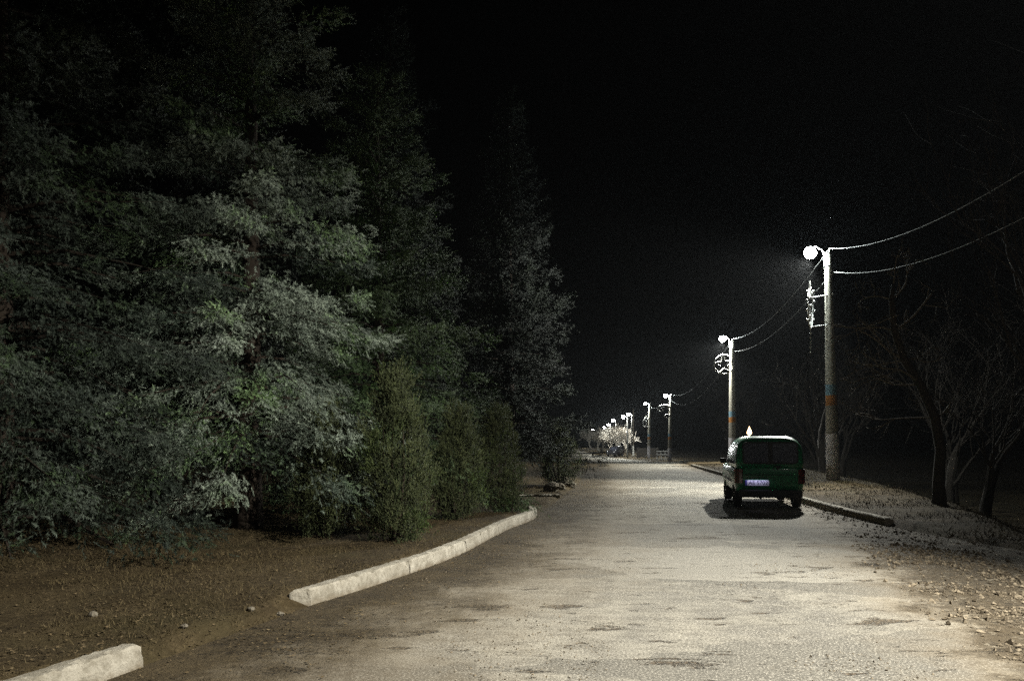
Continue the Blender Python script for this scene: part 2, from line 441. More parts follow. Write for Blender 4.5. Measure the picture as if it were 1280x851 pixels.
def flakes(name, pts, zf, s0, s1, mat, label, lift=.012):
    n = len(pts); z = zf(pts[:, 0], pts[:, 1]) + lift * rng.random(n) + .003
    c = np.stack([pts[:, 0], pts[:, 1], z], 1); s = s0 + (s1 - s0) * rng.random(n) ** 2
    tri = []
    a0 = rng.random(n) * 2 * np.pi
    q = []
    for k in range(4):
        an = a0 + k * np.pi / 2; rr = s * (1 if k % 2 == 0 else .55)
        q.append(c + np.stack([np.cos(an) * rr, np.sin(an) * rr, rng.random(n) * s * .7], 1))
    V = np.concatenate([np.stack([q[0], q[1], q[2]], 1), np.stack([q[0], q[2], q[3]], 1)])
    tt = rng.random(n)
    o = tri_mesh(name, V, mat, None, {'tint': np.concatenate([tt, tt])})
    return tag(o, label, name.replace('_', ' '), kind='stuff')
lz = lambda x, y: np.where(x < XL(y) - .1, ground_z(x, y), road_z(x, y))
dl = lambda x, y: np.clip(1.2 - np.maximum(0, x - XL(y)) / 1.3, 0, 1) * np.where((x < XL(y) + .02) & (x > XL(y) - .19) & ((y < 5.7) | (y > 7.45)), .05, 1) * (.25 + .75 * (vnoise(x, y, 1.7, 5) > -.05)) * (x < XL(y) + 1.6)
flakes('fallen_leaves', scatter_pts(42000, -9, 6, 4, 40, dl), lz, .005, .022, M_LEAF, 'dead leaves and needles scattered along the left verge')
def stones(name, pts, zf, s0, s1, mat, label):
    n = len(pts); s = s0 + (s1 - s0) * rng.random(n) ** 4
    z = zf(pts[:, 0], pts[:, 1]); c = np.stack([pts[:, 0], pts[:, 1], z + s * .25], 1)
    D = np.array([[1, 0, 0], [0, 1, 0], [-1, 0, 0], [0, -1, 0], [0, 0, 1], [0, 0, -1]], float)
    Q = D[None] + rng.normal(0, .22, (n, 6, 3)); Q *= (s[:, None] * (.6 + .6 * rng.random((n, 3))))[:, None, :]
    a = rng.random(n) * 6.28; ca, sa = np.cos(a)[:, None], np.sin(a)[:, None]
    Q = np.stack([Q[..., 0] * ca - Q[..., 1] * sa, Q[..., 0] * sa + Q[..., 1] * ca, Q[..., 2] * .8], -1) + c[:, None]
    F = [(0, 1, 4), (1, 2, 4), (2, 3, 4), (3, 0, 4), (1, 0, 5), (2, 1, 5), (3, 2, 5), (0, 3, 5)]
    V = np.concatenate([Q[:, f] for f in F]); tt = np.tile(rng.random(n), 8)
    o = tri_mesh(name, V, mat, None, {'tint': tt})
    return tag(o, label, 'gravel', kind='stuff')
gd = lambda x, y: np.clip(.9 - np.abs(x - (XR(y) + .8)) / 1.4, .0, 1) * (x > XR(y) - .3) * (x < XV(y) + .1) * (.2 + .8 * (vnoise(x, y, 1.5, 9) > -.05))
stones('gravel', scatter_pts(9000, 3.5, 9, 5.5, 22, gd), road_z, .006, .032, M_GRAVEL, 'loose gravel along the right road shoulder')
gs = lambda x, y: (x > XL(y) + .3) * (x < XR(y)) * (.02 + .98 * (vnoise(x, y, .8, 12) > .18))
stones('road_grit', scatter_pts(4200, -3, 8, 4.8, 26, gs), road_z, .004, .012, M_GRAVEL, 'loose grit lying on the worn asphalt')

# ================================================================== conifers
def frame(D):
    A = np.where(np.abs(D[:, 2:3]) < .9, np.array([[0, 0, 1.]]), np.array([[1., 0, 0]]))
    U = np.cross(D, A); U /= np.linalg.norm(U, axis=1)[:, None]
    return U, np.cross(D, U)
def needles(P, D, L, tint, K, nl, nw, spread=55, rg=rng):
    n = len(P); U, W = frame(D); out = []; tt = []
    for k in range(K):
        tpos = (k + rg.random(n)) / K; ph = rg.random(n) * 6.283
        N = U * np.cos(ph)[:, None] + W * np.sin(ph)[:, None]
        B = P + D * (L * tpos)[:, None]
        sp = R(spread) * (.6 + .5 * rg.random(n)); ln = nl * (.7 + .6 * rg.random(n))
        T = B + (N * np.sin(sp)[:, None] + D * np.cos(sp)[:, None]) * ln[:, None]
        S = np.cross(D, N) * (nw * .5)
        out.append(np.stack([B - S, B + S, T], 1)); tt.append(np.clip(tint + rg.normal(0, .1, n), 0, 1))
    return np.concatenate(out), np.concatenate(tt)
def needle_mat(name, lo, hi):
    t = NT(name); a = t.attr('tint'); p = t.pos()
    green = tuple(h * k for h, k in zip(hi, (.74, .98, .50)))
    pale = tuple(h * k for h, k in zip(hi, (1.08, 1.05, 1.12)))
    c = t.mix(t.step(t.noise(p, .8, 3), .50, .62), hi, green)
    c = t.mix(t.step(t.noise(p, 1.5, 3), .56, .68), c, pale)
    return t.out(t.mix(a, lo, c), .75, .2)
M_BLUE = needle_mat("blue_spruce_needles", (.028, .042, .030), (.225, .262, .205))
M_BLUE_DIM = needle_mat("dimmed_blue_spruce_needles", (.009, .014, .010), (.056, .069, .052))  # blue spruce needles darkened to stand for weaker lamplight on the left tree
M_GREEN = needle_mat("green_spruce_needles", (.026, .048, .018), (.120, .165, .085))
M_SHADED = needle_mat("shaded_spruce_needles", (.007, .011, .008), (.027, .034, .027))  # missing lamplight put into the colour: needles darkened for the dim spruces
M_THUJA = needle_mat("juniper_foliage", (.009, .014, .006), (.068, .079, .030))
M_BARK = plain("conifer_bark", (.026, .020, .015), .95, .5, 14, .1, .02)
def spruce_data(seed, H, Rad, z0, dz, nb, bl, K, nl, nw, dens=1.0, sag=.5, wid=.42):
    """boughs as drooping pads of stubby needle brushes"""
    rg = np.random.default_rng(seed)
    wood = MB(); AP, AD, AL, AT = [], [], [], []
    z = z0
    while z < H - .2:
        f = (z - z0) / (H - z0)
        nn = max(5, int(nb * (1 - .4 * f)))
        off = rg.random() * 6.28
        for k in range(nn):
            az = off + 6.283 * k / nn + rg.normal(0, .2)
            Lb = Rad * (1 - f) ** .80 * rg.uniform(.66, 1.06) + .16
            if rg.random() < .16: Lb *= 1.16
            zz = z + rg.normal(0, dz * .4)
            o = np.array([math.cos(az), math.sin(az), 0]); q = np.array([-o[1], o[0], 0])
            sg = sag * (1 - .8 * f) * rg.uniform(.7, 1.25); bend = rg.normal(0, .12); lift = .16 + .3 * f
            def pt(t):
                t = np.asarray(t, float)[..., None]
                return np.array([0, 0, zz]) + o * Lb * t + q * (bend * Lb * t * t) + np.array([0, 0, 1.]) * Lb * (lift * t - sg * t ** 1.8 + .12 * np.clip(t, 0, 2) ** 5)
            wood.tube([pt(x) for x in (0, .3, .6, .92)], [.010 + .011 * Lb, .007 + .008 * Lb, .008, .003], 4, False)
            nbr = int(dens * (18 + 62 * Lb ** 1.35) * (.115 / bl) ** 2)
            # sub-fans: side twigs carry the brushes so the pad has its own lumps
            nt_ = max(5, int(5 + 7 * Lb))
            tw_t = .22 + .78 * rg.random(nt_) ** .75; tw_s = rg.choice([-1, 1], nt_); tw_l = rg.uniform(.55, 1.15, nt_)
            who = rg.integers(0, nt_, nbr); u = rg.random(nbr) ** .7
            t0 = tw_t[who]; W = wid * Lb ** .85 * np.sqrt(np.clip(1.04 - t0, .02, 1)) * (.45 + .6 * t0) * tw_l[who] + .05
            ang = .75 + .25 * rg.normal(size=nbr)
            tip = pt(np.minimum(t0 + .02, 1.04)); d0 = pt(t0 + .03) - pt(t0 - .03); d0 /= np.linalg.norm(d0, axis=1)[:, None]
            lat = q[None] * tw_s[who][:, None]
            out = d0 * np.cos(ang)[:, None] + lat * np.sin(ang)[:, None]
            droop = .22 + .45 * (1 - f)
            P = pt(t0) + out * (W * u)[:, None]
            P[:, 2] -= droop * W * u * u * rg.uniform(.6, 1.3, nbr)
            P += rg.normal(0, .03 + .02 * Lb, (nbr, 3)) * np.array([1, 1, .8])
            D = out * .8 + d0 * .35 + rg.normal(0, .38, (nbr, 3)); D[:, 2] -= .35 * droop - .05
            hang = rg.random(nbr) < .36 * (1 - f)
            D[hang, 2] -= 1.1
            D /= np.linalg.norm(D, axis=1)[:, None]
            ni = int(24 * Lb); ti = rg.uniform(.06, .5, ni); Pi = pt(ti) + rg.normal(0, .09, (ni, 3)); Di = rg.normal(0, 1, (ni, 3)) + o; Di[:, 2] -= .5; Di /= np.linalg.norm(Di, axis=1)[:, None]
            P = np.vstack([P, Pi]); D = np.vstack([D, Di])
            # leading shoots at the tip
            ne = 7; te = rg.uniform(.86, 1.03, ne); Pe = pt(te); De = pt(te + .03) - pt(te - .03); De = De / np.linalg.norm(De, axis=1)[:, None] + rg.normal(0, .35, (ne, 3)); De /= np.linalg.norm(De, axis=1)[:, None]
            P = np.vstack([P, Pe]); D = np.vstack([D, De]); n_ = len(P)
            AP.append(P); AD.append(D); AL.append(bl * rg.uniform(.7, 1.35, n_)); AT.append(np.clip(.45 + rg.normal(0, .17) + rg.normal(0, .16, n_), 0, 1))
        z += dz * rg.uniform(.75, 1.25)
    P, D, L, T = np.vstack(AP), np.vstack(AD), np.concatenate(AL), np.concatenate(AT)
    V, tt = needles(P, D, L, T, K, nl, nw, 66, rg)
    return wood, V, tt
def make_spruce(name, label, loc, H, mat, data, trunk_r):
    wood, V, tt = data
    root = thing(name, label, 'tree', loc, 0, 'conifers on the left of the road')
    tr = MB(); n = 12
    tr.tube([(rng.normal(0, .015), rng.normal(0, .015), H * i / n - .15) for i in range(n)] + [(0, 0, H)], [trunk_r * (1 - i / n) ** .9 + .01 + (.06 if i == 0 else 0) for i in range(n)] + [.006], 9)
    tr.build('trunk', M_BARK, root, True)
    wood.build('branches', M_BARK, root)
    tri_mesh('crown', V, mat, root, {'tint': tt})
    return root
gz = lambda x, y: float(ground_z(x, y))
dA = spruce_data(1, 12.0, 3.7, .5, .42, 10, .135, 18, .038, .0115, 1.15, .6)
dB = spruce_data(2, 11.5, 2.45, 1.25, .38, 9, .125, 18, .037, .0115, 1.2, .6, .36)
dC = spruce_data(3, 9.6, 2.8, .8, .33, 9, .14, 14, .042, .014)
dD = spruce_data(4, 12.5, 2.35, 1.35, .34, 10, .19, 11, .058, .021, 1.0, .32)
for q_ in (dA, dB, dC, dD): print('spruce triangles', len(q_[1]))
make_spruce('spruce_tree', 'large blue-grey spruce at the far left, its skirts on the dry grass', (-7.2, 11.2, gz(-7.2, 11.2)), 12.0, M_BLUE_DIM, dA, .2)
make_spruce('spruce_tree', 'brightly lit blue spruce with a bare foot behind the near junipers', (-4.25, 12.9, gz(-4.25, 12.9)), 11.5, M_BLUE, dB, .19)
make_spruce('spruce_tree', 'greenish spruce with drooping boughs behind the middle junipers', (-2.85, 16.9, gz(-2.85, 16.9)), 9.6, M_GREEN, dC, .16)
s4 = make_spruce('spruce_tree', 'dark spruce nearest the road bend, edge lit by far lamps', (-.1, 25.6, gz(-.1, 25.6)), 12.5, M_SHADED, dD, .2)
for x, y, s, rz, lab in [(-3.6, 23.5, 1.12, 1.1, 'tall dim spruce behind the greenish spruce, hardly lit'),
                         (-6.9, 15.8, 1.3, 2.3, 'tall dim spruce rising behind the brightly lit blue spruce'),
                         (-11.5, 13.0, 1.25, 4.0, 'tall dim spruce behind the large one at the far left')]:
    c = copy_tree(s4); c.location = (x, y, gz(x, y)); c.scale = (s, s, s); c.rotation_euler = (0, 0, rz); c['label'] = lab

def juniper(label, x, y, H, r, seed, n, lean=0):
    rg = np.random.default_rng(seed)
    P, D, L, T = [], [], [], []
    nc = int(n / 20)
    for c_ in range(nc):
        f = ((c_ + rg.random()) / nc) ** 1.12; az = rg.random() * 6.283
        lump = 1 + .17 * math.sin(3 * az + seed) + .10 * math.sin(5 * az + 2 * seed + 6 * f) + rg.normal(0, .17)
        prof = (1 - f) ** .60 * (.60 + .42 * min(f * 3, 1)) * lump
        rr = r * prof * math.sqrt(.35 + .65 * rg.random())
        o = np.array([math.cos(az), math.sin(az), 0]); c0 = o * rr + np.array([0, 0, .05 + f * H * .86])
        ax2 = o * rg.uniform(.15, .6) + np.array([0, 0, 1.]) + rg.normal(0, .18, 3); ax2 /= np.linalg.norm(ax2)
        ln = rg.uniform(.22, .46) * (1.5 if rg.random() < .12 else 1); tb = .42 + rg.normal(0, .13)
        for k in range(34):
            u = rg.random(); spd = .075 * math.sin(math.pi * (.15 + .85 * u)) + .012
            d = ax2 * rg.uniform(.6, 1.1) + rg.normal(0, .36, 3); d /= np.linalg.norm(d)
            P.append(c0 + ax2 * (ln * (u - .35)) + rg.normal(0, spd, 3)); D.append(d); L.append(rg.uniform(.06, .13)); T.append(tb + .2 * u + rg.normal(0, .1))
    V, tt = needles(np.array(P), np.array(D), np.array(L), np.clip(np.array(T), 0, 1), 10, .034, .011, 42, rg)
    root = thing('juniper_shrub', label, 'shrub', (x, y, gz(x, y)), rg.random() * 6.28, 'upright junipers on the left of the road')
    st = MB()
    for k in range(7):
        az = k * .9; a = r * .55
        st.tube([(.05 * math.cos(az), .05 * math.sin(az), -.1), (a * .6 * math.cos(az), a * .6 * math.sin(az), H * .35), (a * .55 * math.cos(az), a * .55 * math.sin(az), H * .62)], [.028, .018, .006], 5)
    st.build('stem', M_BARK, root)
    tri_mesh('foliage', V, M_THUJA, root, {'tint': tt})
    return root
juniper('tallest juniper, at the middle of the near kerb run', -1.75, 11.9, 2.72, .62, 5, 4700)
juniper('broad low juniper left of the tallest one, below the lit spruce', -2.85, 12.3, 2.1, .58, 6, 3900)
juniper('slim juniper right of the tallest one', -1.02, 14.9, 2.15, .50, 7, 3200)
juniper('juniper nearest the curved kerb end', -.30, 16.4, 2.2, .56, 8, 3400)
juniper('far dark juniper by the pale rocks at the bend', 1.6, 26.8, 2.0, .8, 9, 3400)

# ================================================================== bare trees
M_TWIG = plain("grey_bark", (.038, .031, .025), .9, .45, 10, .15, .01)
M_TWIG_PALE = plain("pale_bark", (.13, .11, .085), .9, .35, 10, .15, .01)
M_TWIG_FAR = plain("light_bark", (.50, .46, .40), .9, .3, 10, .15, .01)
M_WHITEWASH = plain("whitewash", (.66, .64, .58), .9, .2, 10, .15, .006)
def bare_tree_mb(seed, H, r0, spread=.55, depth=5, fork=.28, nchild=3, up=.25, rmin=.006):
    rg = np.random.default_rng(seed); trunk, limbs = MB(), MB()
    def grow(p, d, L, r, lev):
        n = 4 if lev < 3 else 3
        pts = [p]; rad = [r]; dd = d.copy()
        for i in range(n):
            dd = dd + rg.normal(0, .11 + .03 * lev, 3); dd[2] += up * .12; dd /= np.linalg.norm(dd)
            pts.append(pts[-1] + dd * L / n); rad.append(r * (1 - .42 * (i + 1) / n))
        (trunk if lev == 0 else limbs).tube(pts, rad, (9, 6, 5, 4, 3, 3)[lev], lev == 0)
        if lev >= depth: return
        for k in range(nchild + (1 if lev == 0 else 0)):
            i = n if k == 0 else int(rg.integers(max(1, n - 2), n + 1))
            ax_ = rg.normal(0, 1, 3); ax_ -= dd * (ax_ @ dd); ax_ /= np.linalg.norm(ax_)
            e = dd * math.cos(spread * rg.uniform(.5, 1.4)) + ax_ * math.sin(spread * rg.uniform(.6, 1.4)); e[2] += up * .3; e /= np.linalg.norm(e)
            grow(pts[i], e, L * rg.uniform(.62, .88), max(rad[i] * rg.uniform(.5, .75), rmin), lev + 1)
    grow(np.array([0, 0, -.15]), np.array([rg.normal(0, .05), rg.normal(0, .05), 1.]), H * fork, r0, 0)
    return trunk, limbs
def bare_tree(name, label, x, y, mbs, mat, rz=0, s=1, grp=None, wash=0):
    root = thing(name, label, 'tree', (x, y, gz(x, y)), rz, grp); root.scale = (s, s, s)
    mbs[0].build('trunk', mat, root, True); mbs[1].build('branches', mat, root)
    if wash:
        MB().tube([(0, 0, -.1), (0, 0, wash)], [.26, .22], 10).build('whitewash_band', M_WHITEWASH, root, True)
    return root
# orchard-like trees far down the road
gF = 'bare trees under the far street lamps'
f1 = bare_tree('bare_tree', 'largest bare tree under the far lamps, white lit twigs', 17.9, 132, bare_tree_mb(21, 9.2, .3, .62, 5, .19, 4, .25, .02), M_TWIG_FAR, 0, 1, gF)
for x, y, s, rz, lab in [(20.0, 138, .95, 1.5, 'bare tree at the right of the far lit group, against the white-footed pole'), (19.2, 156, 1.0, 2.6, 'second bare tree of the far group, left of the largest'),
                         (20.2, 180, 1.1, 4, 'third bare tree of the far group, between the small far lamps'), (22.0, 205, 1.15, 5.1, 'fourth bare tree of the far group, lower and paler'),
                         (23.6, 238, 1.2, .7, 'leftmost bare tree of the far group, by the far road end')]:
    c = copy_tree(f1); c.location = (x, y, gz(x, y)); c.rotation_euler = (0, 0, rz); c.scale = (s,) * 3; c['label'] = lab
# dark wood on the right
gW = 'dim bare trees of the wood on the right'
LW = 'dim bare tree in the dark wood behind the street lamps'
wt = bare_tree('bare_tree', LW, 13.6, 23.0, bare_tree_mb(31, 10, .2, .5, 5, .24, 3, .5), M_TWIG, 0, 1, gW)
for x, y, s, rz in [(17.0, 31, 1.1, 1.2), (15.6, 40, 1.0, 2.1), (20, 36, 1.25, 3), (19.5, 50, 1.1, 4), (18.6, 64, .9, 5), (24, 58, 1.3, .5), (23, 76, 1.0, 1.7), (25.5, 92, 1.0, 2.9), (21.5, 27, 1.3, 3.6)]:
    c = copy_tree(wt); c.location = (x, y, gz(x, y)); c.rotation_euler = (0, 0, rz); c.scale = (s,) * 3
bt_ = bare_tree('bare_tree', 'big bare tree at the right edge of the view, almost black', 11.4, 15.2, bare_tree_mb(35, 15, .26, .45, 5, .26, 3, .7), M_TWIG, 0, 1, 'near bare trees on the right verge')
# leaning pollard in front of the first lamp post
def pollard():
    rg = np.random.default_rng(77)
    root = thing('leaning_tree', 'leaning pollarded tree with thin twigs reaching to the near lamp post', 'tree', (9.62, 17.9, gz(9.62, 17.9)), 0, 'near bare trees on the right verge')
    tp = [(0, 0, -.1), (-.03, 0, .5), (.02, 0, 1.2), (-.10, .02, 1.95), (-.42, .05, 2.7), (-.78, .05, 3.25), (-1.0, .05, 3.9), (-1.06, .05, 4.6), (-1.02, .05, 4.95)]
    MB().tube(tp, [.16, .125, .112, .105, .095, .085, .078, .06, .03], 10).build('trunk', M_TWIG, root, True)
    br = MB()
    def grow(p, d, L, r, lev):
        n = 4; pts = [p]; rad = [r]; dd = np.array(d, float)
        for i in range(n):
            dd = dd + rg.normal(0, .2, 3); dd /= np.linalg.norm(dd)
            pts.append(pts[-1] + dd * L / n); rad.append(r * (1 - .5 * (i + 1) / n))
        br.tube(pts, rad, 5 if lev < 2 else 3, False)
        if lev < 3:
            for k in range(3):
                e = dd + rg.normal(0, .65, 3); e /= np.linalg.norm(e)
                grow(pts[int(rg.integers(1, n + 1))], e, L * rg.uniform(.4, .75), max(r * .5, .005), lev + 1)
    for (i, d, L, r) in [(4, (-1, -.2, .1), 1.3, .03), (4, (-1, .3, -.15), 1.1, .026), (5, (-1, -.1, .35), 1.3, .032), (5, (1, .2, .5), 1.0, .03), (6, (-1, .2, .15), 1.1, .026),
                         (6, (.8, -.3, .6), 1.1, .03), (7, (-.7, .1, .6), .8, .02), (7, (.6, .1, .8), .9, .024), (3, (-1, .1, -.05), 1.25, .024), (3, (.9, .1, .35), .9, .024), (8, (.1, 0, 1), .6, .02), (5, (-.9, .5, -.2), 1.2, .022)]:
        grow(np.array(tp[i]), np.array(d) / np.linalg.norm(d), L, r, 0)
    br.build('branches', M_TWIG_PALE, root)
pollard()

# ================================================================== street lamps
def pole_mat():
    t = NT("painted_concrete_pole"); src = t.n('TexCoord').outputs['Object']; p = t.n('Mapping', {'Vector': src}).outputs[0]
    z = t.n('SeparateXYZ', {0: src}).outputs[2]
    a = t.noise(p, 5, 5, .7); b = t.noise(p, 40, 4, .7)
    zz = t.math('ADD', z, t.math('MULTIPLY', t.math('SUBTRACT', a, .5), .12))
    c = t.mix(t.step(b, .35, .7), (.21, .20, .165), (.36, .345, .29))
    c = t.mix(t.math('LESS_THAN', zz, 1.62), c, t.mix(b, (.36, .35, .38), (.62, .60, .62)))
    c = t.mix(t.math('MULTIPLY', t.math('GREATER_THAN', zz, 2.62), t.math('LESS_THAN', zz, 2.98)), c, (.30, .13, .035))
    c = t.mix(t.math('MULTIPLY', t.math('GREATER_THAN', zz, 2.98), t.math('LESS_THAN', zz, 3.35)), c, (.13, .22, .27))
    c = t.mix(t.math('MULTIPLY', t.math('LESS_THAN', zz, 2.62), t.math('GREATER_THAN', zz, 1.62)), c, t.mix(b, (.15, .14, .115), (.27, .25, .21)))
    t.bump(b, .6, .006)
    return t.out(c, .9, .2)
M_POLE = pole_mat()
M_POLE_DARK = plain("dark_pole_paint", (.07, .07, .065), .8, .3, 12, .2)
M_STEEL = plain("galvanised_steel", (.34, .35, .35), .5, .25, 20, .5, Metallic=.6)
M_HOUS = plain("lamp_housing_paint", (.30, .31, .32), .5, .2, 20, .4)
M_CERAMIC = plain("insulator_glaze", (.55, .52, .46), .3, .15, 20, .5)
M_LENS = emit("lit_lamp_bowl", (.90, 1.0, .98), 1100)
M_LENS_OLD = emit("dim_lamp_bowl", (1, .96, .86), 170)
M_LENS_FAR = emit("lit_far_lamp_bowl", (.95, 1.0, .96), 1500)
M_BAND = plain("steel_strap", (.2, .2, .2), .5, .2, 20, .4)
def street_lamp(label, x, y, H, lean, off, r_top, r_base, power, aim=(-1.0, -.45, -1), cone=104, blend=.5, lens_r=.21, grp='street lamps along the right of the road', lens=M_LENS, full=True, col=LAMP_COL, pmat=None):
    gzv = gz(x, y)
    root = thing('street_lamp', label, 'street lamp', (x, y, gzv), 0, grp)
    top = Vector((lean, 0, H))
    n = 14
    MB().tube([top * (i / n) - Vector((0, 0, .2 * (i == 0))) for i in range(n + 1)], [r_base + (r_top - r_base) * i / n for i in range(n + 1)], 16 if full else 8).build('pole', pmat or M_POLE, root, True)
    hd = top + Vector(off)
    arm = MB().tube([top + Vector((0, 0, -.5)) + Vector((-r_top - .02, 0, 0)), top + Vector((-r_top - .02, 0, .02)), top.lerp(hd, .35) + Vector((0, 0, .09)), top.lerp(hd, .7) + Vector((0, 0, .14)), hd + Vector((.1, 0, .13))], .024, 8)
    arm.build('arm', M_STEEL, root, True)
    if full:
        for z0_ in (-.12, -.46):
            MB().tube([top + Vector((0, 0, z0_)), top + Vector((0, 0, z0_ + .06))], r_top + .015, 16).build('strap', M_BAND, root, True)
        for zo, sd in ((.10, .05), (-.72, r_top + .05)):
            b = top + Vector((sd, -.02, zo))
            MB().tube([b + Vector((-sd, .02, -.02)), b + Vector((0, 0, -.02)), b + Vector((0, 0, .04))], .012, 6).build('hook', M_STEEL, root)
            MB().lathe([(.02, 0), (.045, .015), (.03, .04), (.04, .06), (.025, .09), (.01, .10)], 12, b).build('insulator', M_CERAMIC, root, True)
    # lantern: shallow housing over a round glass bowl
    hs = MB().lathe([(.05, .17), (.09, .16), (lens_r * .55, .12), (lens_r * .72, .06), (lens_r * .70, .03)][::-1], 20)
    lamp = hs.build('lamp_head', M_HOUS, root, True); lamp.location = hd
    k = 8
    k = 12
    bowl = MB().lathe([(max(.01, lens_r * math.sin(R(44 + 134 * i / k))), .03 - lens_r * .72 + lens_r * math.cos(R(44 + 134 * i / k))) for i in range(k + 1)], 20)
    bo = bowl.build('lens', lens, lamp, True)
    ld = bpy.data.lights.new('lamp_light', 'SPOT'); ld.energy = power; ld.color = col
    ld.spot_size = R(cone); ld.spot_blend = blend; ld.shadow_soft_size = .08; ld.show_cone = False
    lo = bpy.data.objects.new('lamp_light', ld); COL.objects.link(lo); lo.parent = lamp
    lo.location = (0, 0, -lens_r * 1.75 - .05); lo.rotation_euler = Vector(aim).to_track_quat('-Z', 'Y').to_euler()
    return root, Vector((x, y, gzv)) + top
S1, T1 = street_lamp('nearest lit street lamp, tall painted concrete pole right of the green car', 11.3, 28.0, 7.95, -.19, (-.62, 0, .16), .115, .235, LAMP_FIRST)
S2, T2 = street_lamp('second lit street lamp, its pole rising behind the green car', 14.4, 52.0, 7.9, -.03, (-.62, 0, .30), .15, .26, LAMP_SECOND, aim=(-.5, -.55, -1), cone=116)
S3, T3 = street_lamp('third lit street lamp beyond the car, beside the pale rail fence', 19.0, 96.0, 7.9, .12, (-.62, 0, .12), .15, .25, 2200, lens_r=.19, aim=(-.3, .35, -1), cone=125)
S4, T4 = street_lamp('fourth lit street lamp, just left of the one by the fence', 19.4, 113.0, 7.6, .15, (-.62, 0, .2), .15, .22, 1600, lens_r=.18, aim=(-.3, .35, -1), cone=125)
S0, T0 = street_lamp('street lamp beside the near verge, outside the right of the view', 8.4, 3.2, 7.95, 0, (-.62, 0, .16), .115, .235, LAMP_NEAR, aim=(-8.0, 4.7, -8.0), cone=76, blend=.8, lens=M_LENS_OLD, col=(1.0, .975, .89))
gFL = 'small far street lamps in a row'
for i, (x, y, z_, lab, pw) in enumerate([(20.4, 135.5, 6.8, 'far street lamp shining through the crown of the largest bare tree', 2200),
                               (19.6, 150.0, 6.2, 'far street lamp just left of the lamp in the largest tree', 1600),
                               (23.2, 187.0, 6.0, 'far street lamp in the middle of the descending far row', 1300),
                               (25.8, 218.0, 5.9, 'far street lamp second from the left of the far row', 1000),
                               (26.4, 255.0, 5.9, 'leftmost and farthest small street lamp of the row', 1000),
                               (17.2, 118.5, 6.0, 'far street lamp at the top left of the lit bare crown', 1200)]):
    street_lamp(lab, x, y, z_, 0, (-.62, 0, .2), .08, .12, pw, aim=(-.2, -.2, -1), cone=178, lens_r=.21, grp=gFL, lens=M_LENS_FAR, full=False, pmat=M_POLE_DARK)

# ------------------------------------------------------------------ overhead wires
M_WIRE = plain("frosted_wire", (.26, .26, .25), .7, .2, 30, .2)
def wire(label, a, b, sag, r=.016):
    a, b = Vector(a), Vector(b); n = 40
    pts = [a.lerp(b, i / n) - Vector((0, 0, sag * 4 * (i / n) * (1 - i / n))) for i in range(n + 1)]
    o = MB().tube(pts, r, 5).build('power_line', M_WIRE)
    return tag(o, label, 'wire', 'wires between the lamp poles')
def up(T, z): return (T.x + .05, T.y, T.z + z)
def lo_(T, z): return (T.x + .17, T.y, T.z + z)
wire('upper wire from the nearest lamp pole, rising out of view at the right', up(T1, .19), up(T0, .19), 1.5, .010)
wire('lower wire from the nearest lamp pole, rising out of view at the right', lo_(T1, -.63), lo_(T0, -.63), 1.5, .009)
wire('upper wire between the first two lamp poles', up(T2, .19), up(T1, .19), .75, .012)
wire('lower wire between the first two lamp poles', lo_(T2, -.63), lo_(T1, -.63), .7, .010)
wire('upper wire from the second lamp pole to the one by the fence', up(T3, .19), up(T2, .19), 1.3, .02)
wire('lower wire from the second lamp pole to the one by the fence', lo_(T3, -.63), lo_(T2, -.63), 1.6, .018)
wire('short sagging wire between the two farthest big lamps', lo_(T4, -.4), lo_(T3, -.6), .5, .018)

# ------------------------------------------------------------------ light decorations on the poles
M_ROPE = plain("white_rope_light", (.50, .50, .47), .5, .12, 30, .4)
M_DSTEEL = plain("decoration_frame_steel", (.5, .5, .48), .5, .2, 20, .4)
def bracket(root, pts_list, r=.022):
    for a, b in pts_list:
        MB().tube([a, b], r, 6).build('bracket', M_DSTEEL, root)
gD = 'unlit light decorations on the lamp poles'
# 1: lantern-shaped wire figure, seen almost edge-on
d1 = thing('pole_decoration', 'narrow candle-shaped light decoration hung on the nearest lamp pole', 'decoration', (10.50, 28.0, 5.6), R(62), gD)
pts = [(0, 0, -.06), (-.42, 0, .14), (-.55, 0, .55), (-.5, 0, 1.0), (-.36, 0, 1.28)]
MB().tube(pts, .022, 6).build('outline', M_DSTEEL, d1)
MB().tube([(-q[0], q[1], q[2]) for q in pts], .022, 6).build('outline', M_DSTEEL, d1)
for s in (-1, 1):
    m = MB()
    for i in range(12):
        f = i / 11; zz = .1 + 1.2 * f; xx = s * (.28 + .3 * math.sin(f * math.pi))
        m.lathe([(.01, -.045), (.026, -.03), (.032, 0), (.026, .03), (.01, .045)], 8, (xx, .06 * math.sin(i * 2.1), zz))
    m.tube([(s * (.28 + .3 * math.sin(i / 11 * math.pi)), .06 * math.sin(i * 2.1), .1 + 1.2 * i / 11) for i in range(12)], .006, 4)
    m.build('bulb_string', M_ROPE, d1)
m = MB()
for x_, z0_, z1_ in ((-.22, 1.02, 1.36), (-.1, 1.05, 1.5), (.0, 1.0, 1.62), (.12, 1.02, 1.42), (-.05, .4, .8), (.1, .25, .6)):
    m.tube([(x_, .02, z0_), (x_, .02, z1_)], .026, 6)
m.build('candle', M_ROPE, d1)
m = MB()
for i in range(5): m.lathe([(.01, -.04), (.03, 0), (.01, .04)], 8, (.02 * (i % 2), 0, -.2 - .17 * i))
m.tube([(0, 0, -.06), (0, 0, -.92)], .006, 4); m.build('pendant', M_ROPE, d1)
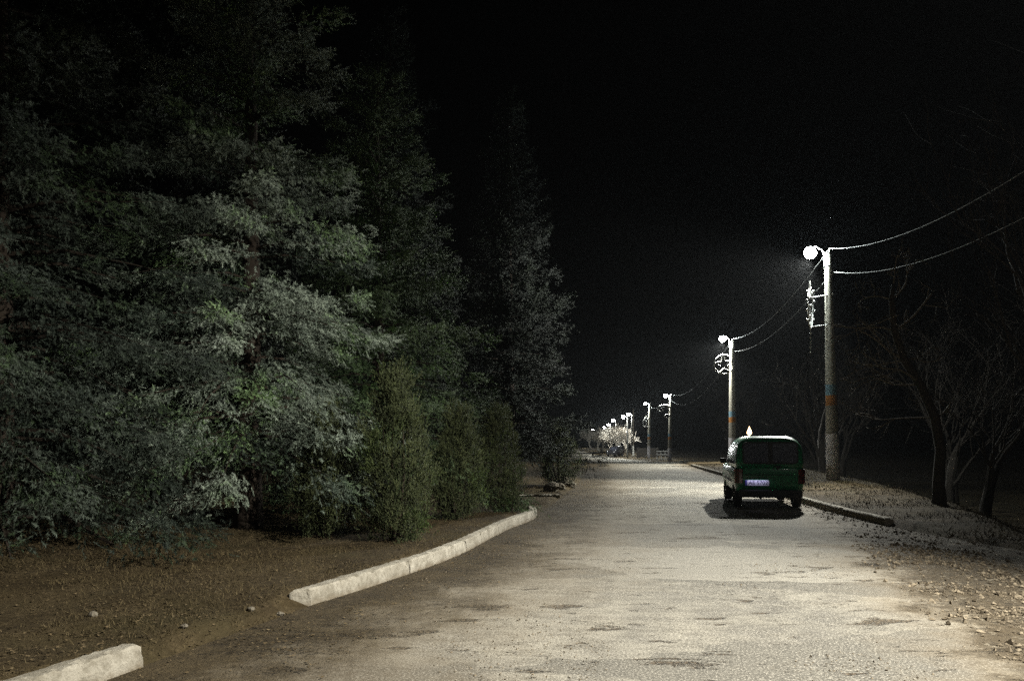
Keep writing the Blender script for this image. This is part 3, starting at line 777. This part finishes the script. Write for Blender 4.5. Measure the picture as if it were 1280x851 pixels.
bracket(d1, [((0, 0, 1.03), Matrix.Rotation(-R(62), 3, 'Z') @ Vector((.75, -.12, 1.13))), ((0, 0, .0), Matrix.Rotation(-R(62), 3, 'Z') @ Vector((.77, -.12, .1)))])
# 2: five-pointed star in a ring
d2 = thing('pole_decoration', 'round light decoration with a five-pointed star on the second lamp pole', 'decoration', (13.78, 51.8, 6.58), 0, gD)
rr = .62
MB().tube([(rr * math.cos(a), 0, rr * math.sin(a)) for a in np.linspace(0, 2 * math.pi, 41)], .028, 6, False).build('ring', M_ROPE, d2)
sp_ = []
for i in range(11):
    a = math.pi / 2 + .1 + i * math.pi / 5; q = rr if i % 2 == 0 else rr * .40
    sp_.append((q * math.cos(a), 0, q * math.sin(a)))
MB().tube(sp_, .028, 6, False).build('star', M_ROPE, d2)
bracket(d2, [((.5, 0, .28), (.62, .1, .36)), ((.4, 0, -.42), (.62, .1, -.12)), ((.55, 0, .28), (.5, 0, -.15))], .03)
# 3: scroll
d3 = thing('pole_decoration', 'curled scroll light decoration on the lamp pole by the fence', 'decoration', (18.35, 95.8, 5.3), 0, gD)
sc_ = [(.62, 0, .25), (.4, 0, .6), (.0, 0, .62)] + [(-.35 + (.46 - .042 * i) * math.cos(2.0 + i * .62), 0, .12 + (.46 - .042 * i) * math.sin(2.0 + i * .62)) for i in range(10)]
MB().tube(sc_, .075, 8).build('scroll', M_ROPE, d3, True)
MB().tube([(.15, 0, .62), (.45, 0, .3), (.62, 0, -.3)], .05, 6).build('stay', M_ROPE, d3)
MB().tube([(.3 + .26 * math.cos(a), 0, -.72 + .26 * math.sin(a)) for a in np.linspace(0, 6.284, 21)], .045, 6, False).build('ring', M_DSTEEL, d3)
bracket(d3, [((.5, 0, .45), (.72, .1, .45)), ((.5, 0, -.6), (.72, .1, -.5))], .035)
# 4: lantern
d4 = thing('pole_decoration', 'lantern-shaped light decoration on the fourth lamp pole', 'decoration', (19.0, 112.8, 4.35), 0, gD)
MB().tube([(-.35, 0, -.7), (-.42, 0, .1), (-.1, 0, .5), (0, 0, .85), (.1, 0, .45), (.38, 0, .4)], .06, 6).build('outline', M_ROPE, d4)
MB().tube([(-.35, 0, -.7), (.45, 0, -.75)], .05, 6).build('base', M_ROPE, d4)
MB().tube([(-.05, 0, -.7), (.12, 0, -.3), (-.1, 0, 0), (.12, 0, .3)], .06, 6).build('candle', M_ROPE, d4)
bracket(d4, [((.3, 0, .4), (.5, .1, .4)), ((.4, 0, -.75), (.48, .1, -.75))], .035)

# ================================================================== cars
def glossy(name, col, rough=.25, coat=.8, spec=.5):
    t = NT(name); p = t.pos(obj=True); n = t.noise(p, 30, 4)
    return t.out(t.mix(n, tuple(c * .85 for c in col), tuple(c * 1.15 for c in col)), t.step(n, .2, .8, rough - .06, rough + .1), spec, Coat_Weight=coat, Coat_Roughness=.08)
M_GLASS = glossy("tinted_car_glass", (.070, .075, .100), .15, .0, .4)
M_RUBBER = plain("black_plastic", (.018, .018, .019), .6, .3, 20, .3)
M_TYRE = plain("tyre_rubber", (.022, .021, .02), .85, .3, 20, .2)
M_RIM = plain("wheel_steel", (.22, .22, .22), .45, .2, 20, .5, Metallic=.5)
M_RED = glossy("red_tail_lens", (.06, .003, .002), .2, .8)
M_CLEAR = glossy("clear_lamp_lens", (.4, .4, .42), .15, .8)
M_PLATE = plain("retro_white_plate", (.72, .70, .90), .5, .06, 30, .4)
M_PBLUE = plain("plate_blue", (.10, .10, .45), .5, .1, 30, .4)
M_PTXT = plain("plate_ink", (.05, .04, .12), .5, .1, 30, .3)
def rrect(hw, y0, y1, rad, z, n=6):
    rad = min(rad, hw * .95, (y1 - y0) * .48); pts = []
    for (cx, cyy, a0) in ((hw - rad, y0 + rad, -90), (hw - rad, y1 - rad, 0), (-hw + rad, y1 - rad, 90), (-hw + rad, y0 + rad, 180)):
        for i in range(n + 1):
            a = R(a0 + 90 * i / n); pts.append((cx + rad * math.cos(a), cyy + rad * math.sin(a), z))
    return pts
def loft(levels):
    m = MB(); v = []; f = []; n = None
    for (z, hw, y0, y1, rad) in levels:
        ring = rrect(hw, y0, y1, rad, z); n = len(ring); v += ring
    for i in range(len(levels) - 1):
        for k in range(n): f.append((i*n+k, i*n+(k+1) % n, (i+1)*n+(k+1) % n, (i+1)*n+k))
    f.append(tuple(range(n - 1, -1, -1))); f.append(tuple((len(levels) - 1) * n + k for k in range(n)))
    return m.add(v, f)
TUB = [(.36, .70, .12, 3.70, .2), (.42, .755, .03, 3.82, .22), (.60, .785, .0, 3.88, .22), (.80, .785, .0, 3.84, .2), (.93, .77, .005, 3.70, .2), (.99, .74, .02, 3.5, .25)]
CAB = [(.96, .765, .008, 2.95, .15), (1.10, .762, .012, 2.78, .15), (1.36, .742, .04, 2.42, .15), (1.49, .705, .065, 2.26, .15), (1.59, .635, .11, 2.12, .17), (1.66, .545, .18, 2.00, .20), (1.70, .43, .32, 1.82, .25)]
def at_level(z, col):
    zs = [q[0] for q in CAB]; return float(np.interp(z, zs, [q[col] for q in CAB]))
def build_car(label, loc, rz, paint, grp=None, add_plate_fill=False):
    car = thing('parked_car', label, 'car', loc, rz, grp)
    ms = loft(TUB); b = ms.build('body', paint, car, True)
    # wheel wells cut out of the body
    cut = MB()
    for yy in (.66, 3.08): cut.tube([(-1, yy, .30), (1, yy, .30)], .355, 24)
    co = cut.build('wheel_well_cutter', M_RUBBER)
    md = b.modifiers.new('wells', 'BOOLEAN'); md.object = co; md.operation = 'DIFFERENCE'; md.solver = 'EXACT'
    dg = bpy.context.evaluated_depsgraph_get(); nm = bpy.data.meshes.new_from_object(b.evaluated_get(dg))
    b.modifiers.clear(); b.data = nm; bpy.data.objects.remove(co)
    for p_ in b.data.polygons: p_.use_smooth = len(p_.vertices) <= 4
    loft(CAB).build('cabin', paint, car, True)
    MB().box((0, 1.9, .36), (1.15, 3.2, .16)).box((0, .66, .42), (1.1, .6, .2)).build('chassis', M_RUBBER, car)
    # rear glass: two panes either side of a centre pillar
    def rear_panel(x0, x1, z0, z1, off, rad, n=5):
        v = []; 
        for (cx, cz, a0) in ((x1 - rad, z1 - rad, 0), (x0 + rad, z1 - rad, 90), (x0 + rad, z0 + rad, 180), (x1 - rad, z0 + rad, 270)):
            for i in range(n + 1):
                a = R(a0 + 90 * i / n); x_, z_ = cx + rad * math.cos(a), cz + rad * math.sin(a)
                v.append((x_, (z_ - 1.05) * .115 - off, z_))
        k = len(v); v2 = [(a, b_ + off + .02, c_) for a, b_, c_ in v]
        return MB().add(v + v2, [tuple(range(k - 1, -1, -1))] + [(i, (i + 1) % k, (i + 1) % k + k, i + k) for i in range(k)])
    rear_panel(-.625, .625, 1.05, 1.565, .006, .09).build('window_seal', M_RUBBER, car)
    for x0, x1 in ((-.59, -.05), (.05, .59)):
        rear_panel(x0, x1, 1.085, 1.53, .012, .06).build('rear_window', M_GLASS, car)
    # side glass and windscreen
    for s in (-1, 1):
        for y0, y1 in ((.25, .98), (1.04, 1.72), (1.78, 2.42)):
            v = []
            for (yy, zz) in ((y0, 1.04), (y1 + (.18 if y1 > 2.2 else 0), 1.04), (y1 - (.2 if y1 > 2.2 else 0), 1.49), (y0 + .03, 1.49)):
                v.append((s * (at_level(zz, 1) + .008), yy, zz))
            v += [(x_ - s * .03, y_, z_) for x_, y_, z_ in v]
            MB().add(v, [(0, 1, 2, 3), (0, 4, 5, 1), (1, 5, 6, 2), (2, 6, 7, 3), (3, 7, 4, 0)]).build('side_window', M_GLASS, car)
        mr = MB().box((s * .86, 2.55, 1.07), (.16, .07, .13)); mr.tube([(s * .75, 2.58, 1.02), (s * .84, 2.56, 1.03)], .02, 6)
        mr.build('mirror', M_RUBBER, car, False, .02)
        MB().box((s * .788, 1.45, .90), (.02, .16, .03)).build('door_handle', M_RUBBER, car)
        MB().box((s * .786, 1.9, .62), (.02, 1.9, .06)).build('side_trim', M_RUBBER, car)
        # tail lamp wraps the corner
        tl = MB(); ring = [(s * .64, -.012), (s * .70, -.006), (s * .755, .03), (s * .785, .09), (s * .797, .15)]
        v = [(x_, y_, z_) for z_ in (.60, .93) for x_, y_ in ring]; k = len(ring)
        v += [(x_ * .9, y_ + .05, z_) for z_ in (.60, .93) for x_, y_ in ring]
        f = [(i, i + 1, k + i + 1, k + i) for i in range(k - 1)] + [(k + i, k + i + 1, 3 * k + i + 1, 3 * k + i) for i in range(k - 1)] + [(i, 2 * k + i, 2 * k + i + 1, i + 1) for i in range(k - 1)] + [(0, k, 3 * k, 2 * k), (k - 1, 3 * k - 1, 4 * k - 1, 2 * k - 1)]
        tl.add(v, f).build('tail_light', M_RED, car)
        hl = MB().lathe([(.02, -.03), (.09, -.02), (.1, .0), (.1, .05)][::-1], 14)
        h = hl.build('headlight', M_CLEAR, car, True); h.location = (s * .55, 3.84, .72); h.rotation_euler = (R(90), 0, 0)
        for yy in (.66, 3.08):
            wh = bpy.data.objects.new('wheel', None); COL.objects.link(wh); wh.parent = car; wh.location = (s * .685, yy, .30)
            pr = [(.17, -.085), (.25, -.095), (.285, -.085), (.30, -.06), (.30, .06), (.285, .085), (.25, .095), (.17, .085)]
            ty = MB(); rp = []
            for k in range(29):
                pass
            n = 28; v = []; f = []
            for r_, x_ in pr:
                for k in range(n): a = 2 * math.pi * k / n; v.append((x_, r_ * math.cos(a), r_ * math.sin(a)))
            for i in range(len(pr)):
                j = (i + 1) % len(pr)
                for k in range(n): f.append((i*n+k, i*n+(k+1) % n, j*n+(k+1) % n, j*n+k))
            ty.add(v, f).build('tyre', M_TYRE, wh, True)
            rm = MB(); rm.tube([(-.06, 0, 0), (.05 * s + .0, 0, 0)] if s > 0 else [(.06, 0, 0), (-.05, 0, 0)], .172, 20); rm.tube([(.05 * s, 0, 0), (.075 * s, 0, 0)], .05, 12)
            rm.build('rim', M_RIM, wh)
    v = [(-.60, 2.965, 1.0), (.60, 2.965, 1.0), (.52, 2.30, 1.50), (-.52, 2.30, 1.50)]
    MB().add([(a, b_ - .02, c_ + .02) for a, b_, c_ in v] + [(a, b_ - .12, c_ - .05) for a, b_, c_ in v], [(0, 1, 2, 3), (0, 4, 5, 1), (1, 5, 6, 2), (2, 6, 7, 3), (3, 7, 4, 0)]).build('windscreen', M_GLASS, car)
    MB().box((0, -.035, .36), (1.42, .13, .18)).build('rear_bumper', M_RUBBER, car, False, .03)
    MB().box((0, 3.87, .40), (1.44, .14, .2)).build('front_bumper', M_RUBBER, car, False, .03)
    MB().box((.16, -.012, .99), (.16, .03, .035)).box((.16, -.02, .955), (.05, .03, .04)).build('tailgate_handle', M_RUBBER, car, False, .006)
    MB().box((0, -.004, .99), (.012, .012, 1.0)) if False else None
    MB().tube([(.12, .028, 1.02), (.06, -.02, 1.06), (.30, -.0, 1.10)], .011, 5).build('wiper', M_RUBBER, car)
    MB().box((-.05, -.006, .80), (1.1, .014, .012)).build('tailgate_crease', M_RUBBER, car)
    pl = MB().box((-.30, -.016, .61), (.54, .012, .125)).build('number_plate', M_PLATE, car)
    MB().box((-.547, -.0235, .61), (.045, .003, .12)).build('country_strip', M_PBLUE, pl)
    cu = bpy.data.curves.new('plate_text', 'FONT'); cu.body = "AE 5702"; cu.size = .125; cu.align_x = 'CENTER'; cu.align_y = 'CENTER'; cu.extrude = .001
    to = bpy.data.objects.new('plate_text', cu); COL.objects.link(to)
    to.location = (0, 0, 0)
    dg = bpy.context.evaluated_depsgraph_get(); tm = bpy.data.meshes.new_from_object(to.evaluated_get(dg)); bpy.data.objects.remove(to)
    tm.materials.clear(); tm.materials.append(M_PTXT)
    tx = bpy.data.objects.new('plate_lettering', tm); COL.objects.link(tx); tx.parent = pl; tx.location = (-.275, -.0245, .61); tx.rotation_euler = (R(90), 0, 0)
    MB().box((-.30, -.04, .705), (.5, .08, .02)).build('plate_fill_bar', M_RUBBER, car, False, .004)  # bar added over the plate to house the added light
    if add_plate_fill:
        pd = bpy.data.lights.new('plate_fill', 'AREA'); pd.energy = .30; pd.color = (.80, .80, 1.0); pd.size = .46; pd.shape = 'RECTANGLE'; pd.size_y = .02  # added light, stands in for the plate's retroreflection; no lamp burns here
        po = bpy.data.objects.new('plate_fill', pd); COL.objects.link(po); po.parent = car; po.location = (-.30, -.075, .692); po.rotation_euler = (R(30), 0, 0)
    MB().tube([(-.22, .12, .27), (-.22, -.06, .25)], .025, 10).build('exhaust_pipe', M_STEEL, car)
    ant = MB().tube([(.0, .9, 1.69), (.0, .75, 2.0)], .004, 4); ant.build('aerial', M_RUBBER, car)
    return car
P_GREEN = glossy("dark_green_car_paint", (.006, .13, .054), .36, .18, .35)
P_DARK = glossy("dark_grey_car_paint", (.03, .03, .035), .28, .7)
build_car('small dark green estate car parked at the right kerb, seen from behind', (6.02, 18.55, .012), -R(10.2), P_GREEN, 'parked cars', True)
build_car('dark car parked far away under the lit bare trees', (17.6, 130.0, -1.0 + .13), R(150), P_DARK, 'parked cars')

# ================================================================== far fences and flame lamp
M_WOOD = plain("weathered_rail_paint", (.34, .34, .33), .85, .4, 12, .2)
M_WOODD = plain("dark_boards", (.05, .045, .04), .9, .4, 12, .1)
fn = thing('rail_fence', 'short pale rail fence at the foot of the third street lamp', 'fence', (17.75, 97.5, gz(17.75, 97.5)))
for x_ in (0, .5, 1.0, 1.5): MB().box((x_, 0, .65), (.09, .09, 1.5)).build('post', M_WOOD, fn)
for z_ in (.45, .95, 1.35): MB().box((.75, -.06, z_), (1.6, .03, .09)).build('rail', M_WOOD, fn)
fd = thing('board_fence', 'dark board fence between the far lamps and the far bare trees', 'fence', (19.6, 115.0, gz(19.6, 115.0)), R(6))
for i in range(3): MB().box((-1.5 + i * 1.5, .05, .7), (.1, .1, 1.6)).build('post', M_WOODD, fd)
mb = MB()
for i in range(22): mb.box((-1.57 + i * .15, 0, .72), (.13, .025, 1.35 + .05 * (i % 3)))
mb.build('boards', M_WOODD, fd)
wl = [(20.6, 130.0, 'white painted post left of the far white-footed pole'), (21.3, 128.5, 'white-footed slim pole at the right of the far bare trees')]
g = thing('marker_post', wl[0][2], 'post', (18.9, 130.5, gz(18.9, 130.5)))
MB().tube([(0, 0, -.1), (0, 0, 2.3)], [.1, .09], 8).build('post', M_WHITEWASH, g); MB().lathe([(.11, 0), (.09, .05), (.02, .09)], 8, (0, 0, 2.3)).build('cap', M_WOOD, g)
g = thing('utility_pole', wl[1][2], 'pole', (19.85, 130.2, gz(19.85, 130.2)))
MB().tube([(0, 0, 1.6), (0, 0, 7.6)], [.11, .07], 8).build('shaft', M_TWIG_PALE, g); MB().tube([(0, 0, -.1), (0, 0, 1.6)], [.16, .14], 8).build('white_foot', M_WHITEWASH, g)
# warm flame-shaped lamp seen over the car roof
FZ = 2.02 - gz(16.55, 55.5)
fl = thing('flame_lamp', 'small warm flame-shaped lamp glowing above the green car roof', 'lamp', (16.55, 55.5, gz(16.55, 55.5)))
M_FLAME = emit("warm_flame_glass", (1.0, .62, .30), 9)
MB().tube([(0, 0, -.1), (0, 0, FZ - .1)], [.05, .035], 8).build('post', M_WOODD, fl)
MB().lathe([(.05, 0), (.15, .04), (.16, .08), (.05, .10)], 12, (0, 0, FZ - .1)).build('holder', M_STEEL, fl, True)
MB().lathe([(.05, 0), (.15, .08), (.17, .18), (.13, .30), (.07, .42), (.03, .52), (.005, .60)], 12, (0, 0, FZ)).build('flame_globe', M_FLAME, fl, True)

# ================================================================== haze volume added to give the lamps a glow
hz = MB().box((0, 320, 9.0), (640, 800, 24)).build('haze', None)
hm = bpy.data.materials.new("lamp_glow_haze"); hm.use_nodes = True; ht = hm.node_tree
for nd in list(ht.nodes):
    if nd.type != 'OUTPUT_MATERIAL': ht.nodes.remove(nd)
pv = ht.nodes.new("ShaderNodeVolumePrincipled"); pv.inputs['Density'].default_value = .00011; pv.inputs['Color'].default_value = (.85, .9, .95, 1); pv.inputs['Anisotropy'].default_value = .3
ht.links.new(pv.outputs[0], ht.nodes["Material Output"].inputs['Volume'])
hz.data.materials.clear(); hz.data.materials.append(hm); tag(hz, 'thin haze added for a halo round the lamps', kind='stuff')
